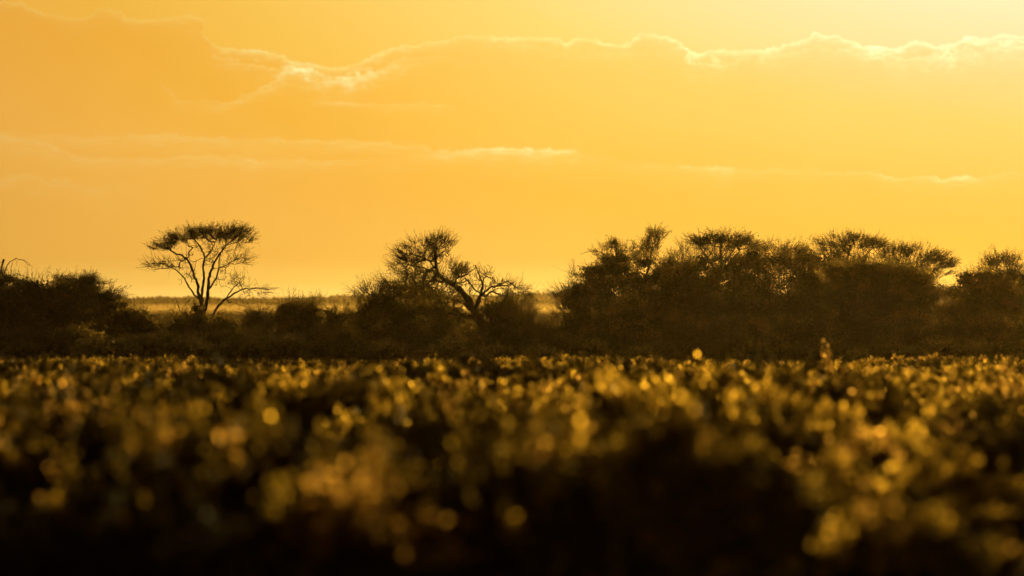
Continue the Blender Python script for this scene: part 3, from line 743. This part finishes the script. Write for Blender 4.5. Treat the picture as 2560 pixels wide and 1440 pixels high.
    # name,label,px,Y,blobs,kwargs
    make_plant('thorn_bush', 'dense spreading thorn bush under the left limbs of the leaning tree', 'bush', 985, 214,
               [bare((930, 735, 48, 24), 130, lf=4, bias=(-.2, 0, .3)), bare((1000, 712, 60, 18), 130, lf=4, bias=(0, 0, .4)), dense((945, 748, 40, 24), 130, 1000, bias=(-.3, 0, .3)), dense((1000, 728, 56, 22), 130, 1300), dense((1050, 735, 50, 25), 110, 1500), dense((975, 795, 92, 50), 260, 8000), dense((1065, 812, 95, 58), 240, 9000, tl=.3), dense((905, 795, 26, 44), 110, 900, bias=(-.5, 0, .1)), dense((990, 850, 110, 40), 150, 8000), dense((1130, 850, 50, 30), 100, 2000)],
               seed=21, leafm=D)
    make_plant('twiggy_bush', 'airy twiggy bush right of the leaning trunk', 'bush', 1290, 203,
               [bare((1300, 795, 40, 44), 300, tw=3, lf=4, bias=(.1, 0, .2)), dense((1275, 840, 62, 44), 170, 5500, ls=.045), bare((1330, 838, 36, 34), 180, lf=4)], seed=22, leafm=M_LEAF)
    # -- left group
    make_plant('thicket_bush', 'big dense dark bush at the left edge of the photo', 'bush', 90, 212,
               [bare((90, 702, 90, 14), 110, lf=4, bias=(.1, 0, .5)), dense((95, 790, 125, 92), 480, 17000, tl=.3), dense((55, 735, 75, 38), 240, 4500, tl=.32), dense((150, 760, 70, 50), 200, 5000), dense((-30, 790, 80, 100), 120, 6000)], seed=31, leafm=D)
    make_plant('layered_acacia_bush', 'bush of layered flat sprays sloping down to the right, behind the big dark left bush', 'bush', 235, 220,
               [umb((195, 712, 62, 20), 260, bias=(.2, 0, 0), fill=2200, fs=.09), dense((190, 760, 90, 50), 160, 9000), dense((245, 800, 85, 50), 160, 9000), umb((240, 745, 62, 24), 260, bias=(.5, 0, 0), fill=1500, fs=.09), umb((275, 785, 60, 26), 240, bias=(.5, 0, 0), fill=2200),
                dense((230, 830, 100, 50), 220, 8000)], seed=32, leafm=D)
    make_plant('dead_branch_bush', 'bare arching dead branches above the bushes at the far left edge', 'bush', 22, 205,
               [bare((8, 712, 42, 26), 90, tl=.4, lf=3, ls=.05), dense((0, 700, 26, 22), 60, 500, tl=.3)],
               seed=33, limbs=[dict(p=[(20, 890), (16, 800), (14, 720), (10, 680), (22, 657), (38, 646), (58, 650), (75, 664)], r=(.032, .008), ground=True, hold=.9),
                               dict(p=[(14, 720), (28, 690), (28, 668), (32, 655)], r=(.022, .006), hold=.9), dict(p=[(20, 700), (40, 680, .2), (48, 690, .2), (88, 697, .3)], r=(.018, .006), hold=.9),
                               dict(p=[(38, 646), (44, 655), (42, 664)], r=(.008, .004), hold=.9), dict(p=[(50, 648), (60, 652), (80, 662), (78, 678)], r=(.009, .004), hold=.9), dict(p=[(-20, 690), (-5, 660), (10, 648)], r=(.02, .006), hold=.9)])
    make_plant('low_bush', 'low dark bush sloping down between the left thicket and the tall acacia', 'bush', 335, 216,
               [dense((320, 815, 55, 42), 240, 4500), dense((368, 838, 48, 36), 180, 3500, tl=.3), bare((345, 790, 30, 22), 80, lf=2)], seed=34, leafm=D)
    make_plant('dead_snag', 'small leafless dead snag left of the tall acacia', 'dead tree', 462, 236,
               [bare((450, 768, 28, 14), 22, tl=.2, tw=1, st=1)],
               seed=35, limbs=[dict(p=[(462, 872), (456, 800), (448, 770), (438, 742)], r=(.05, .012), ground=True, hold=.9), dict(p=[(452, 780), (463, 762), (468, 752), (478, 748)], r=(.025, .007), hold=.9),
                               dict(p=[(450, 790), (432, 786), (412, 776)], r=(.022, .006), hold=.9), dict(p=[(455, 800), (440, 782), (425, 772), (420, 778)], r=(.022, .006), hold=.9)])
    make_plant('low_bush', 'low leafy bush wrapped round the foot of the tall acacia', 'bush', 500, 230,
               [dense((478, 812, 40, 30), 190, 2500), dense((545, 822, 50, 28), 190, 3000), dense((487, 778, 14, 14), 50, 300), dense((440, 828, 50, 32), 160, 3000)], seed=36, leafm=D)
    make_plant('low_bush', 'small rounded bush between the tall acacia and the dark peaked bush', 'bush', 640, 228,
               [dense((645, 815, 42, 32), 240, 2200), bare((650, 788, 36, 18), 110, lf=4, bias=(0, 0, .4))], seed=37, leafm=M_LEAF)
    make_plant('peaked_bush', 'dark dense bush with ragged peaks above the plain, left of the leaning tree', 'bush', 748, 218,
               [dense((745, 792, 56, 36), 300, 5500, tl=.3), dense((720, 775, 22, 16), 90, 500), dense((775, 774, 20, 14), 80, 500), dense((755, 835, 70, 42), 200, 5500), bare((752, 764, 50, 14), 90, bias=(0, 0, .7), lf=4), bare((805, 765, 8, 14), 14, bias=(0, 0, .9), lf=4)], seed=38, leafm=D)
    make_plant('low_bush', 'rounded dark bush touching the left side of the leaning tree thicket', 'bush', 845, 222,
               [dense((850, 818, 42, 42), 240, 5000), bare((855, 783, 36, 14), 100, lf=4, bias=(0, 0, .5))], seed=39, leafm=D)
    make_plant('low_bush', 'low broad scrub bush below the tall acacia in half light', 'bush', 560, 206,
               [dense((560, 862, 75, 28), 260, 4500, ls=.045, tl=.3), bare((520, 848, 50, 20), 90, lf=3)], seed=40, leafm=M_LEAF)
    make_plant('low_bush', 'low scrub bush in half light below the sloping left bushes', 'bush', 400, 202,
               [dense((410, 868, 80, 28), 260, 4500, ls=.045, tl=.3)], seed=41, leafm=M_LEAF)
    make_plant('low_bush', 'low scrub bush in half light below the dark peaked bush', 'bush', 700, 200,
               [dense((680, 870, 85, 28), 260, 4500, ls=.045, tl=.3)], seed=42, leafm=M_LEAF)
    make_plant('golden_bush', 'dry golden-edged bush with pale stalks left of the leaning tree thicket', 'bush', 835, 199,
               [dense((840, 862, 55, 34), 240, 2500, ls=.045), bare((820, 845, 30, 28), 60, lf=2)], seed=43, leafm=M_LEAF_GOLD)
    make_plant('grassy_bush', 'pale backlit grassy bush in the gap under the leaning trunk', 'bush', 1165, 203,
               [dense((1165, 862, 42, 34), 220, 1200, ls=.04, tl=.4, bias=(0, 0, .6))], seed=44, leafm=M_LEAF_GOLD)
    # -- gap between the leaning tree and the right group
    make_plant('low_bush', 'half-lit low bush in the gap left of the big right-hand thicket', 'bush', 1360, 215,
               [dense((1365, 852, 62, 36), 280, 4500, ls=.045), bare((1350, 825, 36, 22), 100, lf=3)], seed=45, leafm=M_LEAF)
    # -- right group
    make_plant('drooping_bush', 'bush with drooping bare outer twigs at the left end of the right thicket', 'bush', 1440, 212,
               [bare((1405, 738, 26, 14), 120, bias=(-.6, 0, -.2), lf=2), bare((1410, 785, 32, 28), 180, lf=3, bias=(-.3, 0, 0)), dense((1445, 745, 34, 40), 200, 2500), dense((1450, 825, 52, 55), 220, 6000),
                bare((1432, 698, 14, 18), 40, bias=(-.3, 0, .1))],
               seed=51, leafm=D)
    make_plant('thorn_tree', 'ragged dark thorn tree with an upright spire at the left of the right thicket', 'tree', 1560, 218,
               [dense((1545, 655, 48, 36), 260, 900, tl=.32), dense((1490, 690, 36, 30), 150, 2000, tl=.32), dense((1590, 680, 72, 42), 320, 2200), dense((1535, 745, 90, 60), 320, 6500), dense((1570, 820, 110, 72), 200, 14000),
                dict(e=(1537, 615, 9, 16), n=50, tw=3, tl=.22, lf=6, ls=.05, st=2, bias=(0, 0, .5)), bare((1520, 632, 40, 16), 60, tl=.35, tw=3, lf=4), bare((1570, 632, 32, 16), 60, tl=.35, tw=3, lf=4),
                bare((1610, 620, 12, 26), 60, tw=3, tl=.3, lf=5, ls=.05), bare((1632, 610, 18, 32), 110, tw=4, tl=.35, lf=5, ls=.05), bare((1650, 592, 14, 14), 40, tw=3, tl=.4, bias=(.4, 0, .2), lf=3)],
               seed=52, leafm=D,
               limbs=[dict(p=[(1570, 888), (1575, 820), (1560, 740), (1545, 680), (1540, 630), (1536, 603)], r=(.16, .012), ground=True, hold=.3),
                      dict(p=[(1568, 790), (1600, 730), (1622, 670), (1632, 620), (1626, 582)], r=(.09, .010), hold=.2), dict(p=[(1632, 625), (1648, 600), (1662, 578), (1680, 580)], r=(.025, .005)),
                      dict(p=[(1620, 650), (1600, 618), (1580, 602), (1562, 600)], r=(.02, .005)), dict(p=[(1545, 680), (1520, 645), (1500, 628), (1472, 627), (1450, 637)], r=(.03, .006)), dict(p=[(1540, 650), (1520, 622), (1505, 608)], r=(.02, .006))])
    make_plant('thorn_tree', 'thorn tree with thin bare branch tips between the spire and the first umbrella crown', 'tree', 1700, 222,
               [dense((1690, 690, 62, 44), 320, 1500), dense((1735, 705, 70, 52), 260, 3200), dense((1640, 800, 120, 95), 150, 14000), dense((1660, 722, 60, 50), 150, 3500), bare((1700, 655, 36, 26), 130, lf=4), bare((1712, 622, 18, 14), 40, bias=(-.1, 0, .4), tl=.4), dense((1700, 780, 95, 95), 200, 15000)], seed=53, leafm=D)
    make_plant('umbrella_thorn', 'umbrella thorn with a dense flat dome, highest crown of the right group', 'tree', 1800, 226,
               [umb((1802, 606, 86, 22), 440, lf=6, ls=.045, fill=1400, fs=.08), umb((1800, 625, 66, 20), 160, lf=3), umb((1856, 622, 44, 22), 160, lf=3, bias=(.5, 0, 0)), bare((1800, 650, 70, 30), 200, lf=5), dense((1805, 660, 85, 28), 240, 1300), dense((1800, 732, 100, 52), 220, 6500), dense((1820, 810, 120, 80), 100, 13000)],
               seed=54, limbs=[dict(p=[(1800, 875), (1798, 760), (1795, 690)], r=(.2, .12), ground=True, hold=.8), dict(p=[(1795, 700), (1780, 660), (1760, 632), (1745, 610)], r=(.07, .02), hold=.4), dict(p=[(1795, 700), (1806, 650), (1800, 618)], r=(.08, .02), hold=.4),
                               dict(p=[(1796, 695), (1826, 655), (1850, 625)], r=(.07, .02), hold=.4)], bf=.25)
    make_plant('broad_thorn_tree', 'leafy broad tree with uneven top between the two umbrella crowns', 'tree', 1945, 224,
               [dense((1920, 648, 70, 34), 330, 1100), dense((1990, 652, 62, 38), 320, 900), dense((1880, 690, 60, 50), 180, 2200), dense((1960, 722, 125, 66), 320, 9000), dense((2040, 740, 70, 70), 120, 7000), dense((1940, 810, 115, 80), 200, 14000), bare((1955, 618, 70, 10), 80, bias=(0, 0, .6), lf=3)], seed=55, leafm=D)
    make_plant('umbrella_thorn', 'wide open umbrella thorn whose crown shows sky through it, second flat dome from the left', 'tree', 2115, 228,
               [umb((2125, 616, 92, 28), 460, lf=4), umb((2085, 632, 50, 22), 140, lf=3), umb((2180, 618, 40, 14), 110, bias=(.8, 0, 0)), bare((2110, 655, 60, 22), 100, lf=4), dense((2090, 660, 80, 30), 200, 1900), bare((2130, 640, 70, 22), 130, lf=4)],
               seed=56, limbs=[dict(p=[(2112, 875), (2110, 760), (2105, 700)], r=(.2, .12), ground=True, hold=.8), dict(p=[(2105, 705), (2085, 660), (2065, 625)], r=(.07, .02), hold=.4), dict(p=[(2105, 705), (2120, 655), (2125, 615)], r=(.08, .02), hold=.4),
                               dict(p=[(2107, 700), (2145, 655), (2180, 622)], r=(.07, .02), hold=.4)], bf=.25)
    make_plant('umbrella_thorn', 'umbrella thorn with feathery sprays fanning out to the right beside the bright gap', 'tree', 2290, 225,
               [umb((2292, 654, 96, 32), 480, lf=3, bias=(.4, 0, 0)), umb((2240, 640, 50, 20), 150, lf=4), umb((2335, 665, 55, 22), 220, lf=3, bias=(.9, 0, .05)), umb((2330, 690, 50, 20), 150, lf=3, bias=(.9, 0, .05)), bare((2300, 690, 50, 26), 90, lf=3), dense((2250, 686, 85, 32), 160, 2600), bare((2290, 675, 70, 20), 120, lf=4)],
               seed=57, limbs=[dict(p=[(2285, 878), (2280, 780), (2278, 715)], r=(.2, .1), ground=True, hold=.8), dict(p=[(2278, 720), (2258, 680), (2240, 650)], r=(.06, .018), hold=.4), dict(p=[(2278, 720), (2300, 680), (2310, 645)], r=(.07, .018), hold=.4),
                               dict(p=[(2279, 715), (2320, 690), (2350, 668)], r=(.06, .018), hold=.4)], bf=.25)
    make_plant('thicket_bush', 'huge dense dome-shaped bush in front of the umbrella crowns, right of centre', 'bush', 2180, 206,
               [umb((2150, 672, 90, 22), 160, lf=5), umb((2240, 680, 80, 22), 160, lf=5, bias=(.3, 0, 0)), dense((2160, 735, 105, 78), 400, 17000, tl=.28), dense((2130, 690, 75, 30), 180, 4000, tl=.25), dense((2210, 690, 80, 32), 180, 4500, tl=.25), dense((2255, 745, 85, 70), 340, 10000, tl=.34, bias=(.2, 0, 0)), dense((2305, 735, 46, 50), 200, 2500, bias=(.6, 0, .1), tl=.42), dense((2190, 825, 150, 66), 260, 15000)], seed=58, leafm=D)
    make_plant('feathery_bush', 'feathery low bush glowing gold beneath the bright gap in the right group', 'bush', 2385, 214,
               [umb((2378, 742, 56, 22), 240, lf=4, fill=1500, fs=.08), dense((2385, 790, 70, 40), 120, 5000), umb((2400, 785, 50, 24), 260, lf=3, fill=600, fs=.08), dense((2395, 835, 72, 50), 220, 6000)], seed=59, leafm=M_LEAF)
    make_plant('broad_thorn_tree', 'leafy bush-like tree with a rounded crown right of the bright gap', 'tree', 2455, 212,
               [dense((2445, 705, 48, 28), 200, 3000), dense((2475, 730, 60, 40), 150, 5000), dense((2470, 775, 95, 58), 260, 12000), dense((2490, 830, 100, 58), 200, 9000)], seed=60, leafm=D)
    make_plant('umbrella_thorn', 'umbrella thorn with a domed crown cut by the right edge of the photo', 'tree', 2520, 222,
               [umb((2512, 668, 62, 34), 300, lf=5), umb((2540, 690, 60, 22), 200, lf=5), dense((2520, 702, 70, 32), 160, 2600), dense((2545, 725, 50, 40), 200, 4500), dense((2560, 800, 70, 80), 120, 9000)], seed=61,
               limbs=[dict(p=[(2520, 878), (2518, 780), (2516, 730)], r=(.18, .1), ground=True, hold=.8), dict(p=[(2516, 735), (2500, 700), (2488, 678)], r=(.06, .018), hold=.4), dict(p=[(2516, 735), (2532, 700), (2540, 675)], r=(.06, .018), hold=.4)], bf=.25)
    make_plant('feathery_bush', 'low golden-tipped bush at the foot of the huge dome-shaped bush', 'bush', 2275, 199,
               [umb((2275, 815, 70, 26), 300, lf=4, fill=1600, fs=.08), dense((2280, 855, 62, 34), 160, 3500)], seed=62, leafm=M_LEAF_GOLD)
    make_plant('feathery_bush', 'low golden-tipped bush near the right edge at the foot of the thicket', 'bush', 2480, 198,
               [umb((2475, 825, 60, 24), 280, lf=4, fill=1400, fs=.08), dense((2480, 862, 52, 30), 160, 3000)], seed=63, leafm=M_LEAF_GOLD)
    make_plant('golden_bush', 'upright gold-lit leafy bush at the foot of the broad tree, between two dark thickets', 'bush', 1892, 198,
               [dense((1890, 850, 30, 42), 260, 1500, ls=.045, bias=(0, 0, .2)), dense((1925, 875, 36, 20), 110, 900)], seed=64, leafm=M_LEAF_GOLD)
    make_plant('golden_bush', 'brownish half-lit bush inside the left part of the right thicket', 'bush', 1585, 204,
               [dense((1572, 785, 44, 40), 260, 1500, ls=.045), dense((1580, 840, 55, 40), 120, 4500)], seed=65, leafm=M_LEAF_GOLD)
    make_plant('low_bush', 'low shaded bush filling the foot of the right thicket under the first umbrella crown', 'bush', 1760, 205,
               [dense((1740, 845, 110, 50), 220, 9000)], seed=66, leafm=D)
    make_plant('low_bush', 'low shaded bush at the foot of the thicket left of the huge dome-shaped bush', 'bush', 2030, 204,
               [dense((2020, 845, 90, 50), 220, 9000)], seed=67, leafm=D)
    make_plant('low_bush', 'low shaded bush at the foot of the spire-topped thorn tree', 'bush', 1500, 201,
               [dense((1500, 862, 80, 34), 200, 6500)], seed=68, leafm=D)
    make_plant('low_bush', 'low shaded bush below the big dark bush at the left edge', 'bush', 150, 200,
               [dense((130, 860, 150, 38), 260, 11000)], seed=69, leafm=D)


def build_midground():
    # understorey between and behind the trees: low scrub that nobody could count
    rng = np.random.default_rng(9)
    n = 620
    yy = rng.uniform(164, 330, n); xx = rng.uniform(-1, 1, n) * (.1067 * yy + 3)
    co = np.stack([xx, yy, terrain(xx, yy) - .02], 1)
    ms = [shrub_mesh(31, M_LEAF, .7, .6, 34, 20, .05, .4, bright=.4), shrub_mesh(32, D_, .8, .6, 40, 20, .06, .3), TUFTS[0], TUFTS[1]]
    kk = rng.choice(2, n)
    scatter('shaded_undergrowth', co, kk, rng.uniform(.5, 1.15, n), rng.uniform(0, 6.28, n), ms, 'shaded low undergrowth around and behind the trees', 'undergrowth')


D_ = M_LEAF_DARK


def special_foreground():
    def put(mesh, px, py_top, Y, h, name, label, cat, sx=1.0):
        # stands on the ground at distance Y, height h chosen so the top reaches the photo row
        x = wx(px, Y); z = float(terrain(x, Y)) - .02
        top = wz(py_top, Y) - z
        s = top / h
        o = link(name, mesh, loc=(x, Y, z)); o.scale = (s * sx, s * sx, s)
        return tag(o, label, cat)
    put(SHRUBS[4], 2066, 868, 104, .62, 'tall_dry_weed', 'tall blurred gold weed rising above the scrub edge in front of the right thicket', 'weed', .42)
    put(shrub_mesh(71, D_, .5, .5, 22, 24, .05, .2, 'dark_scrub_bush', 1400), 2028, 902, 126, .55, 'dark_scrub_bush', 'rounded near-black blurred bush beside the tall gold weed', 'shrub', .8)
    put(shrub_mesh(72, D_, .5, .45, 22, 24, .05, .1, 'dark_scrub_bush', 1400), 1395, 915, 125, .5, 'dark_scrub_bush', 'low near-black bush at the scrub edge in the gap left of the right thicket', 'shrub', 1.0)
    put(SHRUBS[1], 1395, 888, 150, .58, 'leafy_scrub_bush', 'leafy backlit bush just behind the low near-black bush at the scrub edge', 'shrub', .8)
    put(shrub_mesh(73, D_, .5, .45, 22, 24, .05, .1, 'dark_scrub_bush', 1400), 1890, 912, 118, .5, 'dark_scrub_bush', 'small near-black blurred bush at the scrub edge below the gold-lit leafy bush', 'shrub', .6)
    put(shrub_mesh(74, D_, .5, .45, 22, 24, .05, .1, 'dark_scrub_bush', 1400), 620, 908, 128, .5, 'dark_scrub_bush', 'wide near-black bush at the scrub edge below the tall acacia', 'shrub', 1.5)


# ------------------------------------------------------------------ camera, sun, render
def build_camera():
    cd = bpy.data.cameras.new('camera'); cam = bpy.data.objects.new('camera', cd); COL.objects.link(cam)
    cam.location = (0, 0, CAMZ); cam.rotation_euler = (math.pi / 2, 0, 0)
    cd.sensor_width = 36; cd.lens = F * 36 / 2560
    cd.shift_y = 48 / 2560
    cd.clip_start = .5; cd.clip_end = 20000
    cd.dof.use_dof = True; cd.dof.focus_distance = 265; cd.dof.aperture_fstop = cd.lens / 1000 / .148
    SC.camera = cam
    sd = bpy.data.lights.new('sun', 'SUN'); so = bpy.data.objects.new('sun', sd); COL.objects.link(so)
    sd.energy = 5.0; sd.angle = math.radians(.53); sd.color = (1.0, .68, .23)
    so.rotation_mode = 'QUATERNION'; so.rotation_quaternion = mathutils.Vector(SUN_DIR).to_track_quat('Z', 'Y')


build_ground(); build_far(); build_scrub(); build_midground(); special_foreground(); build_trees()
build_world(); build_haze(); build_mist(); build_camera()
SC.view_settings.view_transform = 'Standard'; SC.view_settings.look = 'None'; SC.view_settings.exposure = 0; SC.view_settings.gamma = 1
SC.render.engine = 'CYCLES'
cy = SC.cycles
cy.max_bounces = 5; cy.diffuse_bounces = 3; cy.glossy_bounces = 2; cy.transmission_bounces = 4; cy.volume_bounces = 0; cy.transparent_max_bounces = 4
cy.use_denoising = True; cy.sample_clamp_indirect = 4; cy.sample_clamp_direct = 20; cy.use_adaptive_sampling = False
cy.volume_step_rate = 1
